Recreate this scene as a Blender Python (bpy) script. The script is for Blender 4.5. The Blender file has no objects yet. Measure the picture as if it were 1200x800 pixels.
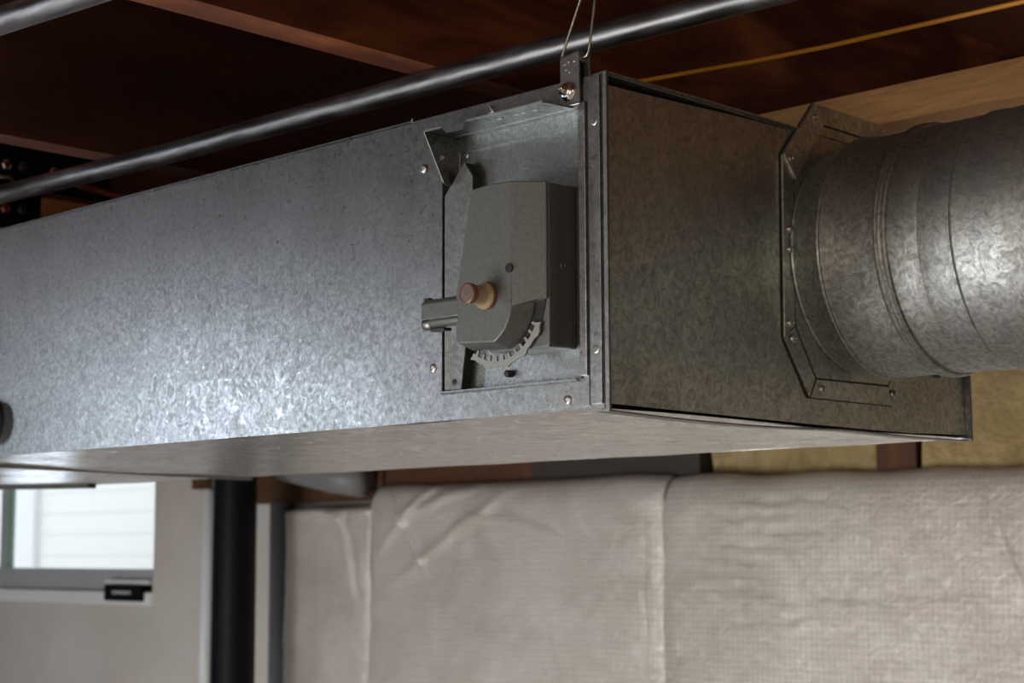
import bpy, bmesh, math, random
from mathutils import Vector, Matrix, noise
random.seed(7)
PI = math.pi
sc = bpy.context.scene
C = sc.collection

# ------------------------------------------------------------------ camera
# world: x = across the duct (away from its lit side), y = along the duct, z up; metres
F_PX = 1987.2
cam_d = bpy.data.cameras.new('camera'); cam = bpy.data.objects.new('camera', cam_d); C.objects.link(cam)
sc.camera = cam
cam_d.sensor_width = 36.0; cam_d.lens = F_PX * 36.0 / 1200.0
yaw, pitch, roll = 0.7714888, 0.1213750, -0.0039914
fwd = Vector((math.cos(pitch) * math.cos(yaw), math.cos(pitch) * math.sin(yaw), math.sin(pitch)))
rt = Vector((math.sin(yaw), -math.cos(yaw), 0)); up = rt.cross(fwd)
r2 = math.cos(roll) * rt + math.sin(roll) * up; u2 = -math.sin(roll) * rt + math.cos(roll) * up
M = Matrix((r2, u2, -fwd)).transposed().to_4x4(); M.translation = Vector((-1.113424, -0.968528, -0.121052))
cam.matrix_world = M
cam_d.clip_start = 0.02; cam_d.clip_end = 200
cam_d.dof.use_dof = True; cam_d.dof.focus_distance = 1.56; cam_d.dof.aperture_fstop = 10.0

# ------------------------------------------------------------------ sky, lights, exposure
w = bpy.data.worlds.new('sky'); sc.world = w; w.use_nodes = True
bg = w.node_tree.nodes['Background']; bg.inputs[0].default_value = (0.86, 0.93, 1.0, 1); bg.inputs[1].default_value = 1.7
sc.view_settings.view_transform = 'Standard'; sc.view_settings.look = 'None'
sc.view_settings.gamma = 1; sc.view_settings.use_curve_mapping = False
sc.view_settings.exposure = 0.15
def area(name, loc, look, sx, sy, power, col):
    d = bpy.data.lights.new(name, 'AREA'); d.shape = 'RECTANGLE'; d.size = sx; d.size_y = sy
    d.energy = power; d.color = col
    o = bpy.data.objects.new(name, d); C.objects.link(o); o.location = loc
    o.rotation_euler = (Vector(look)).to_track_quat('-Z', 'Z').to_euler()
    return o
DAY = (0.74, 0.86, 1.0)
area('daylight_small_window', (-2.24, 3.42, 0.20), (1, -0.25, -0.04), 0.70, 0.34, 14, DAY)
area('fill_low_left', (-2.24, 1.4, -1.2), (1, 0.1, 0.0), 1.8, 1.2, 76, (0.98, 0.97, 0.96))  # low fill light that brightens the room; its doorway is added
area('daylight_window_visible', (1.93, 4.35, 0.02), (-1, 0, -0.15), 1.3, 0.4, 8, DAY)
area('fill_ceiling', (-1.3, -2.6, 0.36), (0.3, 0, -1), 0.7, 0.7, 30, (1.0, 0.86, 0.70))  # unseen warm fill for the blanket and room, no fixture built
area('fill_near_camera', (-2.2, -0.5, 0.0), (1, 0.2, 0.12), 0.6, 0.5, 9, (1.0, 0.89, 0.76))  # added warm fill to brighten the pine beam
area('fill_behind_duct', (1.1, 0.75, 0.37), (0, 0, -1), 0.08, 0.08, 0.8, (1.0, 0.74, 0.48))  # hidden warm fill added to light the wood behind the duct

# ------------------------------------------------------------------ materials
def mat(name, base=(.5, .5, .5), rough=.5, metal=0.0, spec=.5, build=None):
    m = bpy.data.materials.new(name); m.use_nodes = True; nt = m.node_tree
    b = nt.nodes['Principled BSDF']
    b.inputs['Base Color'].default_value = (*base, 1); b.inputs['Roughness'].default_value = rough
    b.inputs['Metallic'].default_value = metal; b.inputs['Specular IOR Level'].default_value = spec
    if build: build(nt, b)
    return m
def N(nt, t, **k):
    n = nt.nodes.new(t)
    for a, v in k.items():
        if a in n.inputs: n.inputs[a].default_value = v
        else: setattr(n, a, v)
    return n
def coords(nt, scale=(1, 1, 1), rot=(0, 0, 0)):
    g = nt.nodes.new('ShaderNodeNewGeometry'); mp = nt.nodes.new('ShaderNodeMapping')
    mp.inputs['Scale'].default_value = scale; mp.inputs['Rotation'].default_value = rot
    tc = nt.nodes.new('ShaderNodeTexCoord')
    nt.links.new(tc.outputs['Object'], mp.inputs['Vector']); return mp.outputs[0]
def ramp(nt, src, stops):
    r = nt.nodes.new('ShaderNodeValToRGB'); e = r.color_ramp.elements
    while len(e) < len(stops): e.new(.5)
    for x, (p, c) in zip(e, stops):
        x.position = p; x.color = (*c, 1) if len(c) == 3 else c
    nt.links.new(src, r.inputs[0]); return r.outputs[0]
def noise_tex(nt, vec, scale, detail=3, rough=.5, dist=0):
    n = nt.nodes.new('ShaderNodeTexNoise'); n.inputs['Scale'].default_value = scale
    n.inputs['Detail'].default_value = detail; n.inputs['Roughness'].default_value = rough
    n.inputs['Distortion'].default_value = dist
    nt.links.new(vec, n.inputs['Vector']); return n.outputs[0]
def bump(nt, b, h, strength, dist):
    n = nt.nodes.new('ShaderNodeBump'); n.inputs['Strength'].default_value = strength; n.inputs['Distance'].default_value = dist
    nt.links.new(h, n.inputs['Height']); nt.links.new(n.outputs[0], b.inputs['Normal']); return n
def mixc(nt, fac, a, b_, mode='MIX'):
    n = nt.nodes.new('ShaderNodeMix'); n.data_type = 'RGBA'; n.blend_type = mode
    if isinstance(fac, float): n.inputs[0].default_value = fac
    else: nt.links.new(fac, n.inputs[0])
    for i, v in ((6, a), (7, b_)):
        if isinstance(v, tuple): n.inputs[i].default_value = (*v, 1)
        else: nt.links.new(v, n.inputs[i])
    return n.outputs[2]
def grey(v): return (v, v, v)

def galv(name, lo, hi, rlo, rhi, bs=.25, tint=(1, 1, 1), scale=190):
    def f(nt, b):
        v = coords(nt)
        a = noise_tex(nt, v, scale, 4, .62, .7)
        m = noise_tex(nt, v, scale * .36, 3, .6, 2.2)
        c = noise_tex(nt, v, 14, 4, .6, .6)
        col = ramp(nt, a, [(.30, tuple(lo * t for t in tint)), (.70, tuple(hi * t for t in tint))])
        mid = ramp(nt, m, [(.34, (.70, .70, .70)), (.62, (1.12, 1.12, 1.12))])
        big = ramp(nt, c, [(.3, (.80, .80, .79)), (.7, (1.0, 1.0, 1.0))])
        col = mixc(nt, 1.0, mixc(nt, 1.0, col, mid, 'MULTIPLY'), big, 'MULTIPLY')
        nt.links.new(col, b.inputs['Base Color'])
        r = ramp(nt, m, [(.3, grey(rhi)), (.68, grey(rlo))]); nt.links.new(r, b.inputs['Roughness'])
        bump(nt, b, a, bs, .0007)
    return mat(name, metal=1.0, build=f)
GALV = galv('galvanised_side', .29, .50, .27, .39, .16, (.98, 1.0, 1.0))
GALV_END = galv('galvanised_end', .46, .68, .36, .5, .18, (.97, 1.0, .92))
GALV_PIPE = galv('galvanised_pipe', .30, .50, .48, .60, .28, (.98, 1.0, .97))
GALV_TAB_LIT = galv('galvanised_lit_tab', .58, .80, .4, .55, .15, (.97, 1.0, .92))  # brighter copy of the end sheet; the bent tab's light put into colour
GALV_PLATE = galv('galvanised_bright_plate', .26, .50, .3, .45, .2, (.95, 1.0, 1.0), 330)
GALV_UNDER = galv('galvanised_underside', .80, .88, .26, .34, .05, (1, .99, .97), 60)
GALV_DARK = galv('galvanised_dull_bracket', .22, .30, .4, .5, .12, (1, 1, .96))
def f(nt, b):
    v = coords(nt); a = noise_tex(nt, v, 260, 3, .6); bump(nt, b, a, .18, .0006)
    nt.links.new(ramp(nt, a, [(.3, (.088, .090, .086)), (.7, (.122, .125, .119))]), b.inputs['Base Color'])
HOUSING = mat('grey_cast_housing', rough=.42, metal=.35, build=f)
HOODM = galv('hood_sheet', .13, .22, .35, .5, .15, (.92, 1, 1))
ZINC = mat('zinc_screw', (.42, .41, .39), .42, 1.0)
STEEL_BOLT = mat('bright_bolt', (.75, .72, .68), .2, 1.0)
BLACK = mat('black_paint', (.004, .004, .006), .5, spec=.12)
RUBBER = mat('black_rubber', (.008, .008, .01), .6)
HOLLOW_SHADE = mat('hollow_shade', (.01, .01, .01), .8)  # near-black that paints the shade inside gaps and hollows
SEAM = mat('dark_metal_gap_shade', (.03, .028, .025), .6, .4)  # dark metal of small parts; also paints shade in gaps and along edges
GEAR = mat('pale_gear', (.24, .24, .225), .45, .3)
KNOB = mat('cream_knob', (.34, .26, .165), .28)
KNOB_RIM = mat('brown_knob_rim', (.17, .08, .042), .3)
KNOB_CAP = mat('mauve_knob_cap', (.125, .085, .078), .35)
YELLOW = mat('yellow_cable', (.52, .22, .012), .5)
COPPER = mat('copper', (.45, .2, .14), .35, 1.0)
def f(nt, b):
    v = coords(nt, (30, 4, 30)); a = noise_tex(nt, v, 4, 4, .6, .3)
    nt.links.new(ramp(nt, a, [(.35, (.15, .145, .14)), (.7, (.28, .285, .30))]), b.inputs['Base Color']); 
    nt.links.new(ramp(nt, a, [(.3, grey(.34)), (.7, grey(.48))]), b.inputs['Roughness'])
CONDUIT = mat('steel_conduit', metal=1.0, build=f)

def wood(name, dark, light, stretch, rings=14, rough=.7, knots=False, spec=.3):
    def f(nt, b):
        v = coords(nt, stretch)
        n = noise_tex(nt, v, 1.2, 3, .55, .8)
        wv = nt.nodes.new('ShaderNodeMath'); wv.operation = 'MULTIPLY'; wv.inputs[1].default_value = rings
        nt.links.new(n, wv.inputs[0])
        fr = nt.nodes.new('ShaderNodeMath'); fr.operation = 'SINE'; nt.links.new(wv.outputs[0], fr.inputs[0])
        ab = nt.nodes.new('ShaderNodeMapRange'); ab.inputs[1].default_value = -1; nt.links.new(fr.outputs[0], ab.inputs[0])
        fine = noise_tex(nt, coords(nt, tuple(s * 9 for s in stretch)), 3, 4, .6)
        col = ramp(nt, ab.outputs[0], [(0, dark), (1, light)])
        fc = ramp(nt, fine, [(.3, (.72, .70, .68)), (.7, (1, 1, 1))])
        col = mixc(nt, 1.0, col, fc, 'MULTIPLY')
        if knots:
            vo = nt.nodes.new('ShaderNodeTexVoronoi'); vo.inputs['Scale'].default_value = 1.0
            nt.links.new(coords(nt, (7, 5.5, 7)), vo.inputs['Vector'])
            kc = ramp(nt, vo.outputs['Distance'], [(.03, (.30, .18, .12)), (.09, (1, 1, 1))])
            col = mixc(nt, 1.0, col, kc, 'MULTIPLY')
        nt.links.new(col, b.inputs['Base Color']); bump(nt, b, fine, .2, .002)
    return mat(name, rough=rough, spec=spec, build=f)
JOIST = wood('red_brown_joist_wood', (.10, .028, .012), (.38, .125, .048), (1.6, 4, 7), 11)
JOIST_SHADED = wood('shaded_joist_wood', (.050, .017, .011), (.085, .030, .017), (1.6, 4, 7), 11)  # joist wood with the farther bay's shade put into its colour
PINE = wood('pale_pine', (.78, .45, .20), (.88, .57, .28), (8, .8, 8), 8, knots=True)
ORANGE = wood('orange_pine', (.80, .36, .13), (.90, .46, .18), (2, 6, 9), 8)
BROWN = wood('brown_wood', (.10, .045, .022), (.17, .08, .04), (5, 5, 2), 9)
SUB = wood('subfloor_board', (.11, .030, .014), (.17, .055, .024), (2, 2, 2), 9)
def f(nt, b):
    v = coords(nt); a = noise_tex(nt, v, 2.5, 5, .6); c = noise_tex(nt, v, 60, 3, .6)
    col = ramp(nt, a, [(.3, (.52, .48, .44)), (.7, (.62, .58, .54))])
    nt.links.new(col, b.inputs['Base Color']); bump(nt, b, c, .15, .003)
CONCRETE = mat('painted_concrete', rough=.8, build=f)
def f(nt, b):
    v = coords(nt); a = noise_tex(nt, v, 3, 5, .6)
    nt.links.new(ramp(nt, a, [(.3, (.44, .42, .39)), (.7, (.56, .53, .50))]), b.inputs['Base Color'])
FLOOR = mat('concrete_floor', rough=.55, build=f)
DARKWALL = mat('shaded_concrete', (.16, .145, .13), .85)
def f(nt, b):
    v = coords(nt); a = noise_tex(nt, v, 9, 5, .7, 1); c = noise_tex(nt, v, 90, 3, .7)
    nt.links.new(ramp(nt, a, [(.3, (.30, .21, .085)), (.7, (.55, .42, .21))]), b.inputs['Base Color']); bump(nt, b, c, 1, .01)
FIBER = mat('yellow_glass_wool', rough=.95, build=f)
DARKFELT = mat('dark_batt_facing', (.045, .036, .03), .8)
def f(nt, b):
    v = coords(nt)
    sep = nt.nodes.new('ShaderNodeSeparateXYZ'); nt.links.new(v, sep.inputs[0])
    wob = noise_tex(nt, v, 6, 2)
    hs = []
    for o in (1, 2):
        ad = N(nt, 'ShaderNodeMath', operation='MULTIPLY_ADD'); ad.inputs[1].default_value = .012
        nt.links.new(wob, ad.inputs[0]); nt.links.new(sep.outputs[o], ad.inputs[2])
        m1 = N(nt, 'ShaderNodeMath', operation='MULTIPLY'); m1.inputs[1].default_value = 1 / .0135; nt.links.new(ad.outputs[0], m1.inputs[0])
        fr = N(nt, 'ShaderNodeMath', operation='FRACT'); nt.links.new(m1.outputs[0], fr.inputs[0])
        gt = N(nt, 'ShaderNodeMath', operation='LESS_THAN'); gt.inputs[1].default_value = .24; nt.links.new(fr.outputs[0], gt.inputs[0])
        hs.append(gt.outputs[0])
    mx = N(nt, 'ShaderNodeMath', operation='MAXIMUM'); nt.links.new(hs[0], mx.inputs[0]); nt.links.new(hs[1], mx.inputs[1])
    a = noise_tex(nt, v, 5, 5, .65, .5)
    base = ramp(nt, a, [(.3, (.48, .435, .385)), (.7, (.61, .57, .525))])
    col = mixc(nt, mx.outputs[0], base, mixc(nt, 1.0, base, (1.17, 1.155, 1.14), 'MULTIPLY'))
    nt.links.new(col, b.inputs['Base Color'])
    cr = noise_tex(nt, coords(nt, (1, 1, 1.6)), 30, 4, .6, 2.2)
    sm = N(nt, 'ShaderNodeMath', operation='MULTIPLY_ADD'); sm.inputs[1].default_value = .06
    nt.links.new(mx.outputs[0], sm.inputs[0]); nt.links.new(cr, sm.inputs[2])
    bump(nt, b, sm.outputs[0], .5, .008)
BLANKET = mat('scrim_faced_blanket', rough=.40, metal=.2, spec=.6, build=f)
WHITE = mat('white_vinyl', (.78, .79, .80), .35)
GREYV = mat('grey_window_frame', (.42, .44, .46), .4)
SIDING = mat('white_siding', (.82, .82, .80), .6)
GREENT = mat('green_trim', (.25, .42, .30), .5)
ZSTRAP = galv('hanger_strap', .38, .52, .3, .4, .15, (1, .98, .94))
GREYPVC = mat('grey_riser_paint', (.16, .16, .165), .45)
GREYDUCT = mat('grey_flexible_hose', (.20, .20, .20), .5)
def f(nt, b):
    b.inputs['Transmission Weight'].default_value = 1.0; b.inputs['IOR'].default_value = 1.45
GLASS = mat('window_glass', (1, 1, 1), 0.0, build=f)

# ------------------------------------------------------------------ helpers
def link(name, me, m, parent=None, smooth=False):
    o = bpy.data.objects.new(name, me); C.objects.link(o)
    if m: me.materials.append(m)
    if parent: o.parent = parent
    if smooth:
        for p in me.polygons: p.use_smooth = True
    return o
def obj(name, bm, m, parent=None, smooth=False, bevel=0, auto=None):
    bmesh.ops.recalc_face_normals(bm, faces=bm.faces)
    me = bpy.data.meshes.new(name); bm.to_mesh(me); bm.free()
    o = link(name, me, m, parent, smooth)
    if smooth and auto:
        me.set_sharp_from_angle(angle=math.radians(auto))
    if bevel:
        b = o.modifiers.new('bevel', 'BEVEL'); b.width = bevel; b.segments = 2; b.limit_method = 'ANGLE'; b.angle_limit = math.radians(30)
    return o
def tag(o, label=None, cat=None, group=None, kind=None):
    if label: o['label'] = label
    if cat: o['category'] = cat
    if group: o['group'] = group
    if kind: o['kind'] = kind
    return o
def thing(name, loc, label=None, cat=None, group=None, kind=None):
    o = bpy.data.objects.new(name, None); C.objects.link(o); o.location = (0, 0, 0); o.empty_display_size = .05
    return tag(o, label, cat, group, kind)
def box(bm, x0, x1, y0, y1, z0, z1):
    vs = [bm.verts.new((x, y, z)) for x in (x0, x1) for y in (y0, y1) for z in (z0, z1)]
    for q in ((0, 1, 3, 2), (4, 6, 7, 5), (0, 4, 5, 1), (2, 3, 7, 6), (0, 2, 6, 4), (1, 5, 7, 3)):
        bm.faces.new([vs[i] for i in q])
def boxo(name, x0, x1, y0, y1, z0, z1, m, parent=None, bevel=0):
    bm = bmesh.new(); box(bm, x0, x1, y0, y1, z0, z1); return obj(name, bm, m, parent, bevel=bevel)
def plate(bm, outline, t0, t1, axis, holes=()):
    """polygon (with holes) in the plane across axis, solid from t0 to t1. 2D pts are the other two coords in order"""
    def P(p, t):
        return {0: (t, p[0], p[1]), 1: (p[0], t, p[1]), 2: (p[0], p[1], t)}[axis]
    loops = [outline] + list(holes)
    es = []; ring = []
    for L in loops:
        vs = [bm.verts.new(P(p, t0)) for p in L]
        es += [bm.edges.new((vs[i], vs[(i + 1) % len(vs)])) for i in range(len(vs))]; ring.append(vs)
    if holes:
        r = bmesh.ops.triangle_fill(bm, edges=es, use_beauty=True, use_dissolve=False)
        fs = [g for g in r['geom'] if isinstance(g, bmesh.types.BMFace)]
    else:
        fs = [bm.faces.new(ring[0])]
    if t1 != t0:
        top = {}
        for L, vs in zip(loops, ring):
            for p, v in zip(L, vs): top[v] = bm.verts.new(P(p, t1))
        for fc in fs: bm.faces.new([top[v] for v in reversed(fc.verts)])
        for vs in ring:
            for i in range(len(vs)):
                a, b_ = vs[i], vs[(i + 1) % len(vs)]
                bm.faces.new((a, b_, top[b_], top[a]))
def platebm(*a, **k):
    bm = bmesh.new(); plate(bm, *a, **k); return bm
def circ(cx, cy, r, n=24, a0=0):
    return [(cx + r * math.cos(a0 + 2 * PI * i / n), cy + r * math.sin(a0 + 2 * PI * i / n)) for i in range(n)]
def lathe(bm, prof, origin, axis, n=32, cap=True):
    """prof: [(distance along axis, radius)]"""
    ax = Vector(axis).normalized(); t = Vector((0, 0, 1)) if abs(ax.z) < .9 else Vector((1, 0, 0))
    a = ax.cross(t).normalized(); b = ax.cross(a); o = Vector(origin); rows = []
    for d, r in prof:
        rows.append([bm.verts.new(o + ax * d + (a * math.cos(2 * PI * i / n) + b * math.sin(2 * PI * i / n)) * r) for i in range(n)])
    for r0, r1 in zip(rows, rows[1:]):
        for i in range(n): bm.faces.new((r0[i], r0[(i + 1) % n], r1[(i + 1) % n], r1[i]))
    if cap:
        bm.faces.new(rows[0]); bm.faces.new(rows[-1])
def lathebm(*a, **k):
    bm = bmesh.new(); lathe(bm, *a, **k); return bm
def tube(bm, pts, r, n=12):
    pts = [Vector(p) for p in pts]; rows = []
    for i, p in enumerate(pts):
        d = (pts[min(i + 1, len(pts) - 1)] - pts[max(i - 1, 0)]).normalized()
        t = Vector((0, 0, 1)) if abs(d.z) < .9 else Vector((1, 0, 0))
        a = d.cross(t).normalized(); b = d.cross(a)
        rows.append([bm.verts.new(p + (a * math.cos(2 * PI * k / n) + b * math.sin(2 * PI * k / n)) * r) for k in range(n)])
    for r0, r1 in zip(rows, rows[1:]):
        for i in range(n): bm.faces.new((r0[i], r0[(i + 1) % n], r1[(i + 1) % n], r1[i]))
    bm.faces.new(rows[0]); bm.faces.new(rows[-1])
def tubebm(*a, **k):
    bm = bmesh.new(); tube(bm, *a, **k); return bm
def screw(parent, p, axis, r=.0042, m=None, name='screw', hh=.34):
    """pan-head screw: flange ring, domed rim and a recessed centre"""
    bm = bmesh.new(); h = r * hh
    lathe(bm, [(0, r), (h * .35, r), (h * .8, r * .82), (h, r * .55), (h * .45, r * .42), (h * .4, 0.0002)], p, axis, 14)
    return obj(name, bm, m or ZINC, parent, smooth=True, auto=35)

# ------------------------------------------------------------------ the room
X_W = 2.0; Z_F = -1.92; Z_C = .69
fl = boxo('floor', -2.3, 2.2, -4.5, 7.6, Z_F - .1, Z_F, FLOOR); tag(fl, kind='structure')
ce = boxo('ceiling', -2.3, 2.6, -4.5, 7.6, Z_C, Z_C + .05, SUB); tag(ce, kind='structure')
# wall with the window opening
WY0, WY1, WZ0, WZ1 = 3.66, 5.55, -.255, .30
bm = platebm([(-4.5, Z_F), (7.6, Z_F), (7.6, Z_C), (-4.5, Z_C)], X_W, X_W + .22, 0,
             holes=[[(WY0, WZ0), (WY1, WZ0), (WY1, WZ1), (WY0, WZ1)]])
wr = obj('wall_right', bm, CONCRETE); tag(wr, kind='structure')
bm = platebm([(-4.5, Z_F), (7.6, Z_F), (7.6, Z_C), (-4.5, Z_C)], -2.5, -2.3, 0,
             holes=[[(3.05, .02), (3.80, .02), (3.80, .37), (3.05, .37)], [(.45, -1.85), (2.35, -1.85), (2.35, -.57), (.45, -.57)]])
wl = obj('wall_left', bm, CONCRETE); tag(wl, kind='structure')
# glazed openings of the left wall, out of frame: a small high window, and added for fill a wide glass door
wn2 = thing('window_2', None, kind='structure')
for (n_, g_, y0, y1, z0, z1) in (('window', wn2, 3.05, 3.80, .02, .39), ('fill_door', tag(thing('fill_door_1', None), kind='structure'), .45, 2.35, -1.85, -.55)):
    obj(n_ + '_frame', platebm([(y0 - .06, z0 - .04), (y1 + .06, z0 - .04), (y1 + .06, z1 + .005), (y0 - .06, z1 + .005)], -2.30, -2.262, 0,
        holes=[[(y0, z0), (y1, z0), (y1, z1 - .02), (y0, z1 - .02)]]), WHITE, g_)
    boxo('pane', -2.285, -2.280, y0, y1, z0, z1 - .02, GLASS, g_)
wb = boxo('wall_back', -2.3, 2.2, 7.6, 7.8, Z_F, Z_C, CONCRETE); tag(wb, kind='structure')
wn = boxo('wall_front', -2.3, 2.2, -4.7, -4.5, Z_F, Z_C, DARKWALL); tag(wn, kind='structure')

# window in view
wi = thing('window_1', None, kind='structure')
fx0, fx1 = X_W + .02, X_W + .09
bm = platebm([(WY0, WZ0), (WY1, WZ0), (WY1, WZ1), (WY0, WZ1)], fx0, fx1, 0,
             holes=[[(WY0 + .012, -.183), (WY1 - .05, -.183), (WY1 - .05, WZ1 - .05), (WY0 + .012, WZ1 - .05)]])
obj('window_frame', bm, GREYV, wi)
boxo('mullion', fx0 + .015, fx0 + .045, 4.635, 4.69, -.183, WZ1 - .05, GREYV, wi)
boxo('green_gasket', fx0 + .012, fx0 + .018, 4.605, 4.632, -.183, WZ1 - .05, GREENT, wi)['label'] = 'pale green vertical seal'
boxo('pane', fx0 + .03, fx0 + .036, WY0 + .012, 4.64, -.183, WZ1 - .05, GLASS, wi)
boxo('pane', fx0 + .03, fx0 + .036, 4.685, WY1 - .05, -.183, WZ1 - .05, GLASS, wi)
boxo('window_sill', X_W - .012, X_W + .05, WY0, WY1, -.297, -.256, WHITE, wi, .004)
lt = boxo('window_latch', X_W - .03, X_W + .02, 3.69, 3.90, -.285, -.232, BLACK, wi, .006); lt['label'] = 'black plastic latch block'
boxo('latch_lever', X_W - .036, X_W - .03, 3.74, 3.84, -.262, -.252, GREYV, lt)
boxo('latch_keeper', X_W - .012, X_W + .02, 3.67, 3.92, -.230, -.218, WHITE, wi)
# neighbour house seen through it: clapboards one by one
nb = thing('neighbour_house', None, 'white clapboard house wall seen blurred through the basement window', 'house')
boxo('sheathing', 4.62, 4.8, 5.5, 16, -1.5, 3.6, SIDING, nb)
cl = None
for i in range(28):
    z = -.8 + i * .13
    if cl is None:
        bm = bmesh.new()
        plate(bm, [(4.612, -.8), (4.62, -.8), (4.62, -.67), (4.6165, -.67)], 5.5, 16, 1)
        cl = obj('clapboard', bm, SIDING, nb); c0 = cl
    else:
        c = c0.copy(); C.objects.link(c); c.location = (0, 0, i * .13); c.parent = nb
boxo('corner_board', 4.57, 4.62, 8.83, 9.13, -1.5, 3.6, WHITE, nb)
gr = boxo('ground', 2.25, 30, -10, 40, -1.6, -1.5, mat('pale_gravel', (.5, .5, .48), .9)); tag(gr, kind='structure')

# ------------------------------------------------------------------ joists and beam
JL = ['red-brown floor joist at the top right corner, nearest the camera', 'red-brown floor joist with lit lower edge passing behind the steel pipe',
      'dim red-brown floor joist crossing above the far left of the pipe', 'orange-lit floor joist farthest left, behind the black steel plate']
for i, y in enumerate((-.268, .342, .950, 1.56)):
    j = boxo('floor_joist', -2.29, 1.98, y, y + .044, .40, Z_C - .0005, JOIST_SHADED if i == 2 else JOIST)
    tag(j, JL[i], 'joist', 'floor joists overhead')
for y in (-.878, -1.488, -2.098, 2.17, 2.78, 3.39, 4.0, 4.61):
    j = boxo('floor_joist', -2.29, 1.98, y, y + .044, .40, Z_C - .0005, JOIST)
    j.name = 'joist'; j.parent = ce
bm = bmesh.new(); box(bm, .533, .622, -2.0, 2.0, .3565, .3995)
pb = obj('pine_beam', bm, PINE, bevel=.002); tag(pb, 'pale knotty pine board running above the round duct under the dark joists', 'beam')

# ------------------------------------------------------------------ rectangular duct
W, H, L = .622, .300, 3.9
du = thing('rectangular_duct', None, 'long rectangular galvanised sheet metal duct hanging under the joists', 'duct')
OP = [(.0235, .027), (.207, .027), (.207, .2735), (.0235, .2735)]        # opening (y, z)
t = .0008
obj('side_panel', platebm([(.2505, 0), (L, 0), (L, H + .0018), (.2505, H + .0018)], 0, t, 0), GALV, du)
obj('side_panel', platebm([(0, 0), (.2505, 0), (.2505, H), (0, H)], -.0010, 0, 0, holes=[OP]), GALV, du)
fp = obj('opening_frame', platebm([(.0165, .003), (.2215, .003), (.2215, .2945), (.0165, .2945)], -.0018, -.0010, 0, holes=[OP]), GALV, du)
obj('top_panel', platebm([(0, 0), (W, 0), (W, L), (0, L)], H - t, H, 2), GALV_END, du)
obj('far_side_panel', platebm([(0, 0), (L, 0), (L, H), (0, H)], W - t, W, 0), GALV_END, du)
# underside with a gentle belly
bm = bmesh.new(); nx, ny = 16, 90
g = [[bm.verts.new((W * i / nx, L * j / ny, -.0035 * math.sin(PI * i / nx) * min(1, (j + 2) / 9) + .0008 * math.sin(j * .9 + i * .5))) for i in range(nx + 1)] for j in range(ny + 1)]
for j in range(ny):
    for i in range(nx): bm.faces.new((g[j][i], g[j][i + 1], g[j + 1][i + 1], g[j + 1][i]))
ub = obj('underside_panel', bm, GALV_UNDER, du, smooth=True)
# end cap: sheet a little lower than its top lip, lips bowed away leaving dark gaps
top_z = lambda x: .2905 + .0085 * min(1, x / .245) ** 1.3
bot_z = lambda x: .0045 - .0035 * min(1, x / .36)
pts = [(.0035, bot_z(0))] + [(x, bot_z(x)) for x in (.1, .2, .3, .4, .5)] + [(W - .003, .0045), (W - .003, .296)] + [(x, top_z(x)) for x in (.5, .4, .3, .2, .15, .1, .05, .0035)]
ep = obj('end_panel', platebm(pts, .0012, .002, 1), GALV_END, du)
def strip(name, path, width_axis, a, b, th, m, parent):
    """thin ribbon following path (x,z) in the end plane, from y=a to y=b"""
    bm = bmesh.new(); rows = []
    for (x, z) in path:
        rows.append([bm.verts.new(v) for v in ((x, a, z), (x, b, z), (x, b, z + th), (x, a, z + th))])
    for r0, r1 in zip(rows, rows[1:]):
        for k in range(4): bm.faces.new((r0[k], r0[(k + 1) % 4], r1[(k + 1) % 4], r1[k]))
    bm.faces.new(rows[0]); bm.faces.new(rows[-1])
    return obj(name, bm, m, parent)
strip('top_lip', [(W * i / 20, H - .0005 + .0016 * math.sin(PI * min(1, i / 16))) for i in range(21)], 1, -.004, .012, .0014, GALV_END, du)
strip('bottom_lip', [(W * i / 30, -.0028 - .0032 * math.sin(PI * min(1, (W * i / 30) / .36)) - .0012 * math.sin(PI * max(0, (W * i / 30 - .38) / .25))) for i in range(31)], 1, -.004, .012, .0014, GALV_DARK, du)
boxo('corner_lip', -.0010, .0018, -.0045, .001, -.003, H + .001, GALV_DARK, du)
boxo('corner_lip', W - .0022, W + .001, -.006, .004, -.003, H + .001, GALV_DARK, du)
# black sheet added in place of interior shade so the gaps read black
obj('gap_shade_sheet', platebm([(.004, .004), (W - .004, .004), (W - .004, H - .004), (.004, H - .004)], .030, .032, 1), HOLLOW_SHADE, du)
# raised vertical strip right of the opening, with its groove
boxo('edge_strip', -.0052, -.0018, .0178, .0262, .0295, .2765, GALV, du, .0008)
boxo('edge_groove', -.0024, -.0016, .0160, .0176, .004, .2765, SEAM, du)
boxo('corner_strip', -.0030, -.0018, .0022, .0158, .004, H - .001, GALV, du, .0005)
# bottom lip of opening, slightly bent outward
bm = bmesh.new(); plate(bm, [(-.006, .0275), (-.006, .0262), (-.0018, .0245), (.012, .0275), (.012, .0285)], .030, .206, 1)
obj('opening_lip', bm, GALV_PLATE, du)
# recess pan
obj('recess_side', platebm([(-.0018, .027), (.013, .027), (.013, .2735), (-.0018, .2735)], .2062, .207, 1), GALV_DARK, du)
obj('recess_side', platebm([(-.0018, .027), (.013, .027), (.013, .2735), (-.0018, .2735)], .0235, .0243, 1), GALV_PLATE, du)
obj('recess_side', platebm([(-.0018, .0235), (.013, .0235), (.013, .207), (-.0018, .207)], .027, .0276, 2), GALV_PLATE, du)
rp = obj('recess_plate', platebm([(.0235, .027), (.207, .027), (.207, .2735), (.0235, .2735)], .012, .013, 0), GALV_PLATE, du)
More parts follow.
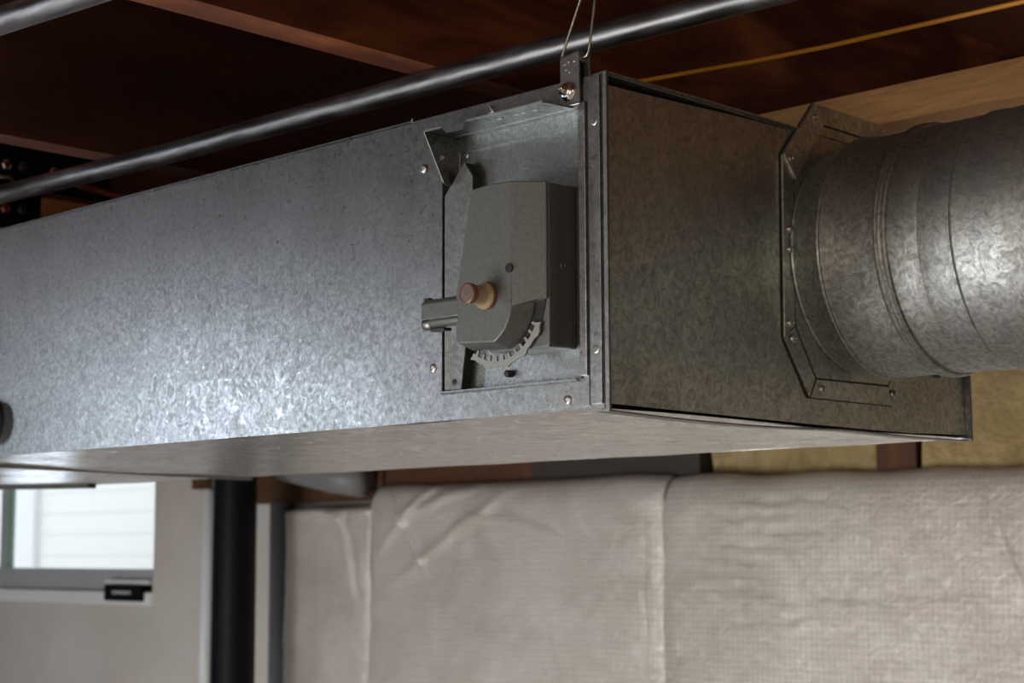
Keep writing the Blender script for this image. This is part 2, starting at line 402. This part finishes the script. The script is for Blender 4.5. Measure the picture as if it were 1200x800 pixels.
# screws of the side
for y, z in ((.0085, .2565), (.0090, .052), (.0437, .0097), (.2189, .0515), (.2329, .2495), (.139, .2905), (.0335, .1475)):
    s = screw(du, (-.0019 if z != .1475 else .0118, y, z), (-1, 0, 0), .0044 if z != .1475 else .004)
screw(du, (.0118, .186, .2575), (-1, 0, 0), .003)
# burr of torn sheet at the screw above the opening, and small edge tick
tb = obj('metal_burr', tubebm([(-.003, .1405, .290), (-.007, .137, .2945), (-.004, .134, .289)], .0007, 6), ZINC, du)
tb = obj('metal_burr', tubebm([(-.002, .144, .288), (-.008, .142, .285)], .0006, 6), ZINC, du)
# transverse cleats on the underside
def bar(name, p0, p1, w_, h_, m, parent):
    p0, p1 = Vector(p0), Vector(p1); d = (p1 - p0).normalized(); s = Vector((-d.y, d.x, 0)) * w_ / 2
    bm = bmesh.new(); vs = []
    for p in (p0, p1):
        for sg, hz in ((-1, 0), (1, 0), (1, h_), (-1, h_)): vs.append(bm.verts.new(p + s * sg + Vector((0, 0, hz))))
    bm.faces.new(vs[:4]); bm.faces.new(vs[4:])
    for k in range(4): bm.faces.new((vs[k], vs[(k + 1) % 4], vs[4 + (k + 1) % 4], vs[4 + k]))
    return obj(name, bm, m, parent)
bar('transverse_cleat', (.0, 1.185, -.006), (.622, 1.335, -.006), .014, .008, GALV_DARK, du)
bar('drive_cleat', (.40, 2.02, -.010), (.56, 1.72, -.010), .03, .010, SEAM, du)
boxo('transverse_cleat', -.006, .001, 1.13, 1.16, 0, H, GALV, du)
cp = obj('round_plug', lathebm([(0, .034), (.006, .034), (.010, .026), (.030, .028), (.036, .022), (.037, .002)], (0, 1.068, .045), (-1, 0, 0), 28), RUBBER, smooth=True, auto=40)
tag(cp, 'round black rubber knob on the duct side at the left edge', 'knob')
tg = boxo('seam_tick', -.0016, 0, .2495, .2512, .2995, .3032, ZINC, du)

# ------------------------------------------------------------------ damper bracket
br = thing('damper_bracket', None, 'folded grey sheet metal bracket with hood and pierced triangular ear around the actuator', 'bracket')
obj('hood', platebm([(-.036, .0400), (-.036, .1955), (.010, .1955), (.010, .034)], .2738, .2746, 2), HOODM, br)
boxo('hood_hem', -.0368, -.0355, .0400, .1955, .2735, .2752, ZINC, br)
obj('folded_tab', platebm([(.1365, .2752), (.1715, .2752), (.163, .2670), (.1405, .2670)], -.0376, -.0369, 0), GALV, br)
obj('ear', platebm([(-.0365, .2745), (.0100, .2745), (.0100, .240), (.0055, .2295), (.001, .2268), (-.006, .2265), (-.0105, .2285)], .1950, .1959, 1,
    holes=[circ(-.0125, .2525, .0026, 16)]), GALV_DARK, br)
boxo('inner_flange', .0095, .0110, .0300, .1950, .2600, .2738, GALV_PLATE, br)
for y in (.060, .075, .083, .105): boxo('hem_nick', -.0225, -.0195, y, y + .006, .2732, .2740, ZINC, br)
bl = obj('pointed_plate', platebm([(.2040, .029), (.1815, .029), (.1690, .110), (.1655, .150), (.1655, .232), (.1765, .2470), (.2040, .2180)], -.0005, .0008, 0), GALV_DARK, br)
bm = bmesh.new()
edge = [(.1815, .029), (.1690, .110), (.1655, .150), (.1655, .232), (.1765, .2470)]
for (a, b_) in zip(edge, edge[1:]):
    vs = [bm.verts.new(v) for v in ((-.0003, *a), (.0118, *a), (.0118, *b_), (-.0003, *b_))]; bm.faces.new(vs)
obj('plate_shadow_return', bm, SEAM, bl)  # edge strip coloured dark to paint the shadow beside the plate
screw(br, (-.0006, .1905, .036), (-1, 0, 0), .0030, SEAM)

# ------------------------------------------------------------------ damper actuator
ac = thing('damper_actuator', None, 'dark grey cast damper actuator with cream knob set in the duct opening', 'actuator')
ay, az = .105, .1035
lower = [(.1400, .205), (.0447, .205), (.0447, .056), (.1400, .056)]
LH = obj('housing_base', platebm([(.135, .200), (.047, .2045), (.0447, .2035), (.0447, .058), (.047, .056), (.118, .056), (.135, .070)], .0115, -.0240, 0), HOUSING, ac, bevel=.0010)
def arc(r0, a0, a1, n, r1=None):
    r1 = r1 or r0
    return [(ay - (r0 + (r1 - r0) * i / n) * math.cos(math.radians(a0 + (a1 - a0) * i / n)), az - (r0 + (r1 - r0) * i / n) * math.sin(math.radians(a0 + (a1 - a0) * i / n))) for i in range(n + 1)]
FR = [(.1215, .2052), (.1100, .2062), (.0960, .2066), (.0722, .2060), (.0722, .160)] + arc(.0352, 18, 74, 8, .0430) + [(.1390, .0650), (.1418, .0675), (.1425, .0880), (.1425, .0900), (.1420, .1125), (.1385, .1250)]
MD = [(.1215, .2052), (.1100, .2062), (.0900, .2066), (.0450, .2045), (.0450, .0990)] + arc(.0455, 8, 74, 8, .0475) + [(.1395, .0600), (.1440, .0640), (.1445, .0880), (.1445, .0900), (.1440, .1125), (.1405, .1250)]
bm = bmesh.new()
rows = [[bm.verts.new((x, *p)) for p in O] for x, O in ((-.0238, MD), (-.0270, MD), (-.0452, FR))]
for r0, r1 in zip(rows, rows[1:]):
    n = len(r0)
    for i in range(n): bm.faces.new((r0[i], r0[(i + 1) % n], r1[(i + 1) % n], r1[i]))
bm.faces.new(rows[0]); bm.faces.new(rows[-1])
obj('housing_cover', bm, HOUSING, ac, bevel=.0011)
obj('cover_hole', lathebm([(0, .0042), (.0012, .0042)], (-.0449, .0735, .1270), (-1, 0, .0), 18), HOLLOW_SHADE, ac)
screw(ac, (-.006, .0446, .1300), (0, -1, 0), .0038, HOUSING)
# black insert painting in the pocket's shade behind the gear end
obj('gear_pocket_shade', platebm([(.0480, .0985), (.0620, .0985), (.0640, .085), (.072, .072), (.084, .062), (.076, .057), (.062, .066), (.0530, .080)], -.0249, -.0240, 0), HOLLOW_SHADE, ac)
# toothed sector
gr_ = []; a0, a1, n = -2, 128, 13
Ro, Ri, Rt = .0580, .0527, .0475
az -= .0035
outer = [(ay - Ro * math.cos(math.radians(a)), az - Ro * math.sin(math.radians(a))) for a in [22 + i * (104 / 26) for i in range(27)]]
outer2 = []
for i, p in enumerate(outer):
    a = math.radians(22 + i * 4); r = Ro + (.0022 if i % 6 in (2, 3) else 0)
    outer2.append((ay - r * math.cos(a), az - r * math.sin(a)))
inner = []
K = 11
for k in range(K):
    s = 126 - k * (104 / K)
    for da, r in ((0, Ri), (3.2, Ri), (3.6, Rt), (6.4, Rt + .0006), (6.8, Ri)):
        a = math.radians(s - da); inner.append((ay - r * math.cos(a), az - r * math.sin(a)))
obj('toothed_sector', platebm(outer2 + inner, -.0285, -.0262, 0), GEAR, ac, bevel=.0003)
az += .0035
pn = obj('stop_pin', lathebm([(0, .0034), (.006, .0034), (.007, .0024), (.0072, .0010)], (.011, .1265, .040), (-1, 0, 0), 16), SEAM, ac, smooth=True, auto=40)
# lever
lv = obj('lever', platebm([(-.0455, .0905), (-.0455, .1060), (-.0420, .1100), (-.0330, .1100), (-.0330, .0905)], .1380, .1890, 1), HOUSING, ac, bevel=.0012)
obj('lever_channel', lathebm([(0, .0045), (.002, .0052), (.049, .0052)], (-.0405, .1885, .0880), (0, -1, 0), 16), HOUSING, lv, smooth=True, auto=40)
bm = lathebm([(0, .0035), (.003, .0060), (.010, .0064), (.0125, .0052)], (-.0405, .1900, .0872), (0, -1, 0), 16); obj('lever_clip', bm, GALV_DARK, lv, smooth=True, auto=40)
boxo('lever_clip', -.0440, -.0330, .160, .178, .0795, .0825, SEAM, lv, .0008)
boxo('lever_nub', -.0440, -.0380, .1800, .1875, .1100, .1116, SEAM, lv, .0006)
# knob
KO = (-.0450, .1015, az + .0008)
kn = obj('knob', lathebm([(0, .0122), (.0030, .0126), (.0052, .0118), (.0065, .0100), (.009, .0090), (.0190, .0088), (.0205, .0092)], KO, (-1, 0, 0), 36), KNOB, ac, smooth=True, auto=50)
kn['label'] = 'cream plastic knob'
obj('knob_rim', lathebm([(0, .0129), (.0016, .0132), (.0040, .0128)], KO, (-1, 0, 0), 36), KNOB_RIM, kn, smooth=True, auto=50)
obj('knob_rim', lathebm([(.0195, .0089), (.0210, .0098), (.0250, .0098), (.0263, .0091), (.0265, .0082), (.0257, .0079)], KO, (-1, 0, 0), 36), KNOB_RIM, kn, smooth=True, auto=50)
obj('knob_cap', lathebm([(.0247, .0080), (.0259, .0080), (.0261, .0012), (.0256, .0008)], KO, (-1, 0, 0), 36), KNOB_CAP, kn, smooth=True, auto=30)

# ------------------------------------------------------------------ round duct and its octagonal take-off
rd = thing('round_duct', None, 'round galvanised duct with ribbed joints leaving the end of the rectangular duct', 'duct')
cx, cz, R = .396, .175, .126
octo = [(.267, .085), (.308, .028), (.462, .028), (.528, .085), (.528, .268), (.455, .333), (.327, .333), (.270, .270)]
ctr = Vector((.397, .18))
octi = []
for p in octo:
    v = Vector(p) - ctr; octi.append(tuple(ctr + v * (1 - .0215 / v.length)))
tabs = thing('octagonal_flange', None); tabs.parent = rd
for i in range(8):
    a, b_ = Vector(octo[i]), Vector(octo[(i + 1) % 8]); c, d = Vector(octi[(i + 1) % 8]), Vector(octi[i])
    e = (b_ - a).normalized() * .0010
    lift = .0028 if i % 2 else .0020
    if i == 6:
        dv = (ctr - (a + b_) / 2).normalized() * .030; c, d = b_ + dv * 1.0, a + dv * .82; lift = .0050
    obj('flange_tab', platebm([tuple(a + e * .4), tuple(b_ - e * .4), tuple(c - e), tuple(d + e)], -lift, -.0004, 1), GALV_END if i != 6 else GALV_TAB_LIT, tabs)
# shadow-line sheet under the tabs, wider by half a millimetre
obj('flange_shadow_sheet', platebm([tuple(ctr + (Vector(p) - ctr) * 1.005) for p in octo], -.0006, .0004, 1, holes=[circ(cx, cz, .112, 48)]), SEAM, tabs)
obj('flange_plate', platebm([tuple(ctr + (Vector(p) - ctr) * .985) for p in octi], -.0026, -.0006, 1, holes=[circ(cx, cz, .112, 48)]), GALV_END, tabs)
for i, k in ((0, .12), (1, .10), (2, .06), (7, .95), (7, .52), (7, .40), (6, .10), (6, .95)):
    a, b_ = Vector(octo[i]), Vector(octo[(i + 1) % 8]); p = a + (b_ - a) * k; p = p + (ctr - p).normalized() * .010
    screw(tabs, (p.x, -.0028, p.y), (0, -1, 0), .0046, hh=.7)
for zz in (.152, .168): screw(tabs, (.2865, -.003, zz), (0, -1, 0), .0042, hh=.8)
def ring(name, prof, m, parent, n=96): return obj(name, lathebm([(d, r) for d, r in prof], (cx, 0, cz), (0, -1, 0), n, cap=False), m, parent, smooth=True, auto=30)
ring('collar', [(.0026, .1165), (.004, .1178), (.006, .1170), (.035, .1240), (.038, .1262), (.040, .1268), (.042, .1262), (.0425, .1245), (.044, .1240), (.106, .1242)], GALV_PIPE, rd)
ring('bead', [(.1035, .1245), (.1045, .1275), (.1065, .1287), (.1080, .1275), (.1090, .1275), (.1105, .1287), (.1125, .1275), (.1140, .1275), (.1155, .1283), (.1175, .1270), (.1178, .1235)], GALV_PIPE, rd)
ring('pipe_section', [(.1150, .1240), (.1200, .1246), (.148, .1250), (.150, .1243), (.152, .1250), (.184, .1254), (.186, .1228)], GALV_PIPE, rd)
ring('pipe_section', [(.184, .1225), (.1855, .1262), (.188, .1276), (.200, .1272), (.206, .1264), (.212, .1272), (.260, .1276), (.262, .1266), (.90, .1276)], GALV_PIPE, rd)
obj('pipe_screw', lathebm([(0, .0055), (.003, .0055), (.0045, .004), (.005, .001)], (cx + .028, -.078, cz - .1205), (0, 0, -1), 16), SEAM, rd, smooth=True, auto=40)
obj('scratch', tubebm([(cx - .1108, -.064, cz + .058 - .010), (cx - .1125, -.058, cz + .054)], .0006, 6), SEAM, rd)

# ------------------------------------------------------------------ hanger
hg = thing('duct_hanger', None, 'bent galvanised strap bolted to the duct top edge and hung from looped wire', 'hanger')
obj('strap', platebm([(.0232, .2748), (.0465, .2755), (.0465, .3215), (.0240, .3245)], -.0058, -.0032, 0), ZSTRAP, hg, bevel=.0006)
obj('strap_back', platebm([(.0180, .3010), (.0420, .3010), (.0420, .3215), (.0190, .3235)], .0035, .0050, 0), GALV_DARK, hg)
obj('strap_fold', lathebm([(0, .0052), (.0225, .0052)], (-.0004, .0238, .3195), (0, 1, 0), 14), ZSTRAP, hg, smooth=True, auto=40)
bo = obj('bolt', lathebm([(0, .0085), (.0012, .0088), (.0030, .0078), (.0042, .0060), (.0046, .0040)], (-.0058, .0370, .2885), (-1, 0, 0), 28), STEEL_BOLT, hg, smooth=True, auto=40)
obj('bolt_head', lathebm([(.0040, .0042), (.0090, .0038), (.0105, .0026), (.0095, .0012)], (-.0058, .0370, .2885), (-1, 0, 0), 6), STEEL_BOLT, bo)
obj('hanging_wire', tubebm([(-.0010, .0450, .3140), (-.0020, .0478, .3185), (-.0020, .0478, .3230), (-.001, .0400, .3420), (0, .0258, .3735), (.002, .008, .4130), (.004, .004, .425)], .00135, 10), ZSTRAP, hg, smooth=True)
obj('hanging_wire', tubebm([(-.0010, .0240, .3185), (.0000, .0195, .3195), (.0, .0160, .3230), (.0, .0150, .3300), (.001, .0095, .3690), (.003, .0050, .4050), (.004, .004, .425), (.004, .004, .6395)], .00135, 10), ZSTRAP, hg, smooth=True)
for y, z in ((.0345, .3155), (.0400, .3140), (.0280, .3150), (.0375, .3085), (.034, .306)):
    boxo('punch_mark', -.0064, -.0056, y, y + .0022, z, z + .0012, STEEL_BOLT, hg)

# ------------------------------------------------------------------ pipes and cable overhead
p = obj('steel_pipe', tubebm([(.165, -1.3, .3862), (.150, -.4, .3862), (.125, .2, .3862), (.113, .85, .3862), (.085, 1.3, .3862), (.06, 2.6, .3862)], .0134, 24), CONDUIT, smooth=True)
tag(p, 'long grey steel pipe under the joists crossing behind the hanger wire', 'pipe')
p = obj('steel_pipe', tubebm([(-.262, -.9, .3862), (-.290, .2, .3862), (-.320, .5, .3862), (-.34, 2.2, .3862)], .0134, 24), CONDUIT, smooth=True)
tag(p, 'short length of purplish steel pipe in the top left corner', 'pipe')
p = obj('electrical_cable', tubebm([(.278, .34, .386), (.289, .198, .3885), (.303, .13, .389), (.317, .068, .3895), (.327, -.02, .3895), (.336, -.236, .3895), (.34, -.9, .3895)], .0026, 12), YELLOW, smooth=True)
tag(p, 'thin yellow cable stretched below the dark joists at upper right', 'cable')
p = obj('copper_tube', tubebm([(.128, 1.095, .3885), (.174, 1.110, .3875), (.269, 1.141, .3875), (.50, 1.21, .3875)], .0045, 12), COPPER, smooth=True)
tag(p, 'thin reddish copper tube glimpsed under the pipe at far left', 'tube')
tag(boxo('rim_board', 1.982, 1.998, -2.0, 4.0, .401, .689, JOIST), 'dark rim board closing the joist ends above the pine beam', 'board')
# black steel plate with bolts, far left
pl = thing('steel_plate', None, 'black perforated steel plate with bolts hanging above the duct at far left', 'plate')
obj('web', platebm([(-.15, .355), (.198, .355), (.198, .418), (.318, .418), (.318, .50), (-.15, .50)], 1.300, 1.306, 1), BLACK, pl)
for x, z, m in ((.137, .4495, STEEL_BOLT), (.217, .4500, STEEL_BOLT), (.138, .3835, COPPER), (.166, .3860, SEAM), (.165, .4510, SEAM)):
    obj('bolt', lathebm([(0, .0085), (.004, .0085), (.006, .005)], (x, 1.3, z), (0, -1, 0), 6), m, pl)
obj('curved_clip', tubebm([(.10, 1.29, .425), (.135, 1.285, .428), (.15, 1.285, .418), (.14, 1.285, .410)], .003, 8), ZINC, pl, smooth=True)
p = boxo('wood_block', .10, .60, 1.42, 1.46, .30, .438, ORANGE, bevel=.002)
tag(p, 'orange pine block behind the black plate at far left', 'block')

# ------------------------------------------------------------------ insulation blanket on the wall
ib = thing('insulation_blanket', None, 'silvery scrim-faced insulation blanket hung in sections over the basement wall', 'insulation')
def blanket(y0, y1, ztop, roll, seed, folds, nz_=150, label=None):
    ny_ = int((y1 - y0) / .008); bm = bmesh.new(); rows = []
    for j in range(ny_ + 1):
        y = y0 + (y1 - y0) * j / ny_; row = []
        e = min((y - y0), (y1 - y)) ; ed = -.012 * math.exp(-e / .025)
        for k in range(nz_ + 1):
            s = k / nz_
            z = -1.25 + (ztop + 1.25) * min(1, s * 1.06) if s < .94 else ztop
            # vertical face then curl back over the top
            u = (z - (ztop - roll)) / roll
            x = 1.87 if u <= 0 else 1.87 + .055 * (1 - math.sqrt(max(0, 1 - min(1, u) ** 2)))
            if s >= .94: x = 1.925 + (s - .94) * .08
            d = .009 * noise.noise(Vector((y * 2.1, z * 3.0, seed))) + .0035 * noise.noise(Vector((y * 5, z * 13, seed + 3)))
            d += .0022 * abs(noise.noise(Vector((y * 9 + z * 5, z * 34, seed + 9))))
            for (fy, fz, ang, ln, wd, dp) in folds:
                c, s_ = math.cos(ang), math.sin(ang); a = (y - fy) * c + (z - fz) * s_; b_ = -(y - fy) * s_ + (z - fz) * c
                b_ += .0035 * math.sin(a * 40)
                if abs(a) < ln: d += -dp * math.exp(-(b_ / wd) ** 2) * (1 - (a / ln) ** 2)
            row.append(bm.verts.new((x - d - ed if s < .94 else x, y, z + (.014 * noise.noise(Vector((y * 4, 0, seed))) if s > .5 else 0))))
        rows.append(row)
    for r0, r1 in zip(rows, rows[1:]):
        for k in range(nz_): bm.faces.new((r0[k], r0[k + 1], r1[k + 1], r1[k]))
    o = obj('blanket_section', bm, BLANKET, ib, smooth=True)
    if label: o['label'] = label
    return o
rnd = random.Random(3)
foldsR = [(.62 - .085 * i + rnd.uniform(-.02, .02), -.17 + rnd.uniform(-.02, .02), 1.25 + rnd.uniform(-.12, .15), .10, .0045, .009) for i in range(7)]
foldsR += [(1.22 + rnd.uniform(-.1, .1), -.02 - .032 * i, rnd.uniform(-.08, .08), .14, .0045, .007) for i in range(7)]
foldsR += [(.9, -.22, -.05, .3, .005, .005), (1.1, -.285, -.12, .25, .005, -.005)]
foldsM = [(1.52, -.26, 1.58, .25, .004, .003), (2.15, -.09, -.5, .3, .012, -.010), (2.0, -.05, .12, .14, .006, -.008), (1.85, -.075, .35, .1, .006, -.008),
          (2.3, -.02, -.7, .2, .01, -.012), (2.32, -.08, .9, .15, .01, -.012), (2.2, .0, -.25, .25, .01, -.01)]
foldsL = [(2.66, -.02, .3, .15, .01, -.012), (2.55, -.1, 1.3, .2, .012, .012), (2.9, -.2, 1.5, .3, .02, .008)]
blanket(-.8, 1.475, .036, .10, 1.0, foldsR)
blanket(1.470, 2.475, .046, .08, 5.0, foldsM)
blanket(2.470, 2.84, -.002, .018, 8.0, foldsL)
# rim zone above the blanket
for y0, y1, x, lab in ((-1.2, .845, 1.955, 'yellow glass wool batt right of the brown stud above the blanket'), (.952, 1.40, 1.965, 'yellow glass wool batt left of the brown stud above the blanket')):
    bm = bmesh.new(); ny_ = 24
    for a in range(ny_):
        pass
    g = [[bm.verts.new((x + .02 * noise.noise(Vector((y0 + (y1 - y0) * j / ny_ * 1.0, k * .2, 4))) * 2, y0 + (y1 - y0) * j / ny_, -.02 + .41 * k / 8)) for k in range(9)] for j in range(ny_ + 1)]
    g2 = [[bm.verts.new((1.998, y0 + (y1 - y0) * j / ny_, -.02 + .41 * k / 8)) for k in (0, 8)] for j in range(ny_ + 1)]
    for j in range(ny_):
        for k in range(8): bm.faces.new((g[j][k], g[j][k + 1], g[j + 1][k + 1], g[j + 1][k]))
        bm.faces.new((g[j][0], g[j + 1][0], g2[j + 1][0], g2[j][0])); bm.faces.new((g[j][8], g[j + 1][8], g2[j + 1][1], g2[j][1]))
    tag(obj('glass_wool_batt', bm, FIBER, smooth=True), lab, 'insulation', 'glass wool batts above the blanket')
tag(boxo('cripple_stud', 1.936, 1.998, .852, .946, -.02, .399, BROWN, bevel=.002), 'short brown stud between two yellow glass wool batts', 'stud')
tag(boxo('dark_board', 1.94, 1.998, 1.41, 1.93, -.02, .399, DARKFELT), 'dark board above the blanket left of the glass wool', 'board')
tag(boxo('brown_board', 1.945, 1.998, 1.935, 2.485, -.02, .399, BROWN), 'brown wooden board above the middle of the blanket', 'board')
tag(boxo('brown_plank', 1.936, 1.998, 2.49, 3.12, .012, .16, BROWN, bevel=.002), 'brown plank over the blanket edge beside the black post', 'plank')
hs = obj('flexible_hose', tubebm([(1.88, 2.50, .06), (1.87, 2.62, .075), (1.86, 2.80, .11), (1.86, 2.98, .20), (1.9, 3.1, .34)], .045, 16), GREYDUCT, smooth=True)
tag(hs, 'blurred grey hose above the blanket right of the black post', 'hose')

# ------------------------------------------------------------------ post and wall risers
po = thing('steel_post', None, 'glossy black round steel post standing under the duct', 'post')
pc = obj('post_shaft', lathebm([(0, .059), (2.16, .059)], (1.66, 2.775, Z_F + .0), (0, 0, 1), 40), BLACK, po, smooth=True, auto=40)
boxo('post_base', 1.57, 1.75, 2.685, 2.865, Z_F, Z_F + .012, BLACK, po); boxo('post_cap', 1.57, 1.75, 2.685, 2.865, Z_F + 2.16, Z_F + 2.172, BLACK, po)
tag(obj('wall_riser', tubebm([(1.98, 3.352, -1.6), (1.98, 3.345, .3)], .017, 12), WHITE, smooth=True), 'slim white plastic riser tube just left of the black post', 'tube')
tag(obj('wall_conduit', tubebm([(1.955, 2.945, -1.6), (1.955, 2.945, .015)], .036, 16), GREYPVC, smooth=True), 'blurred grey conduit riser just right of the black post', 'conduit')
tag(boxo('wall_bracket', 1.93, 1.998, 3.28, 3.36, .062, .30, BROWN), 'small dark bracket under the duct left of the white tube', 'bracket')
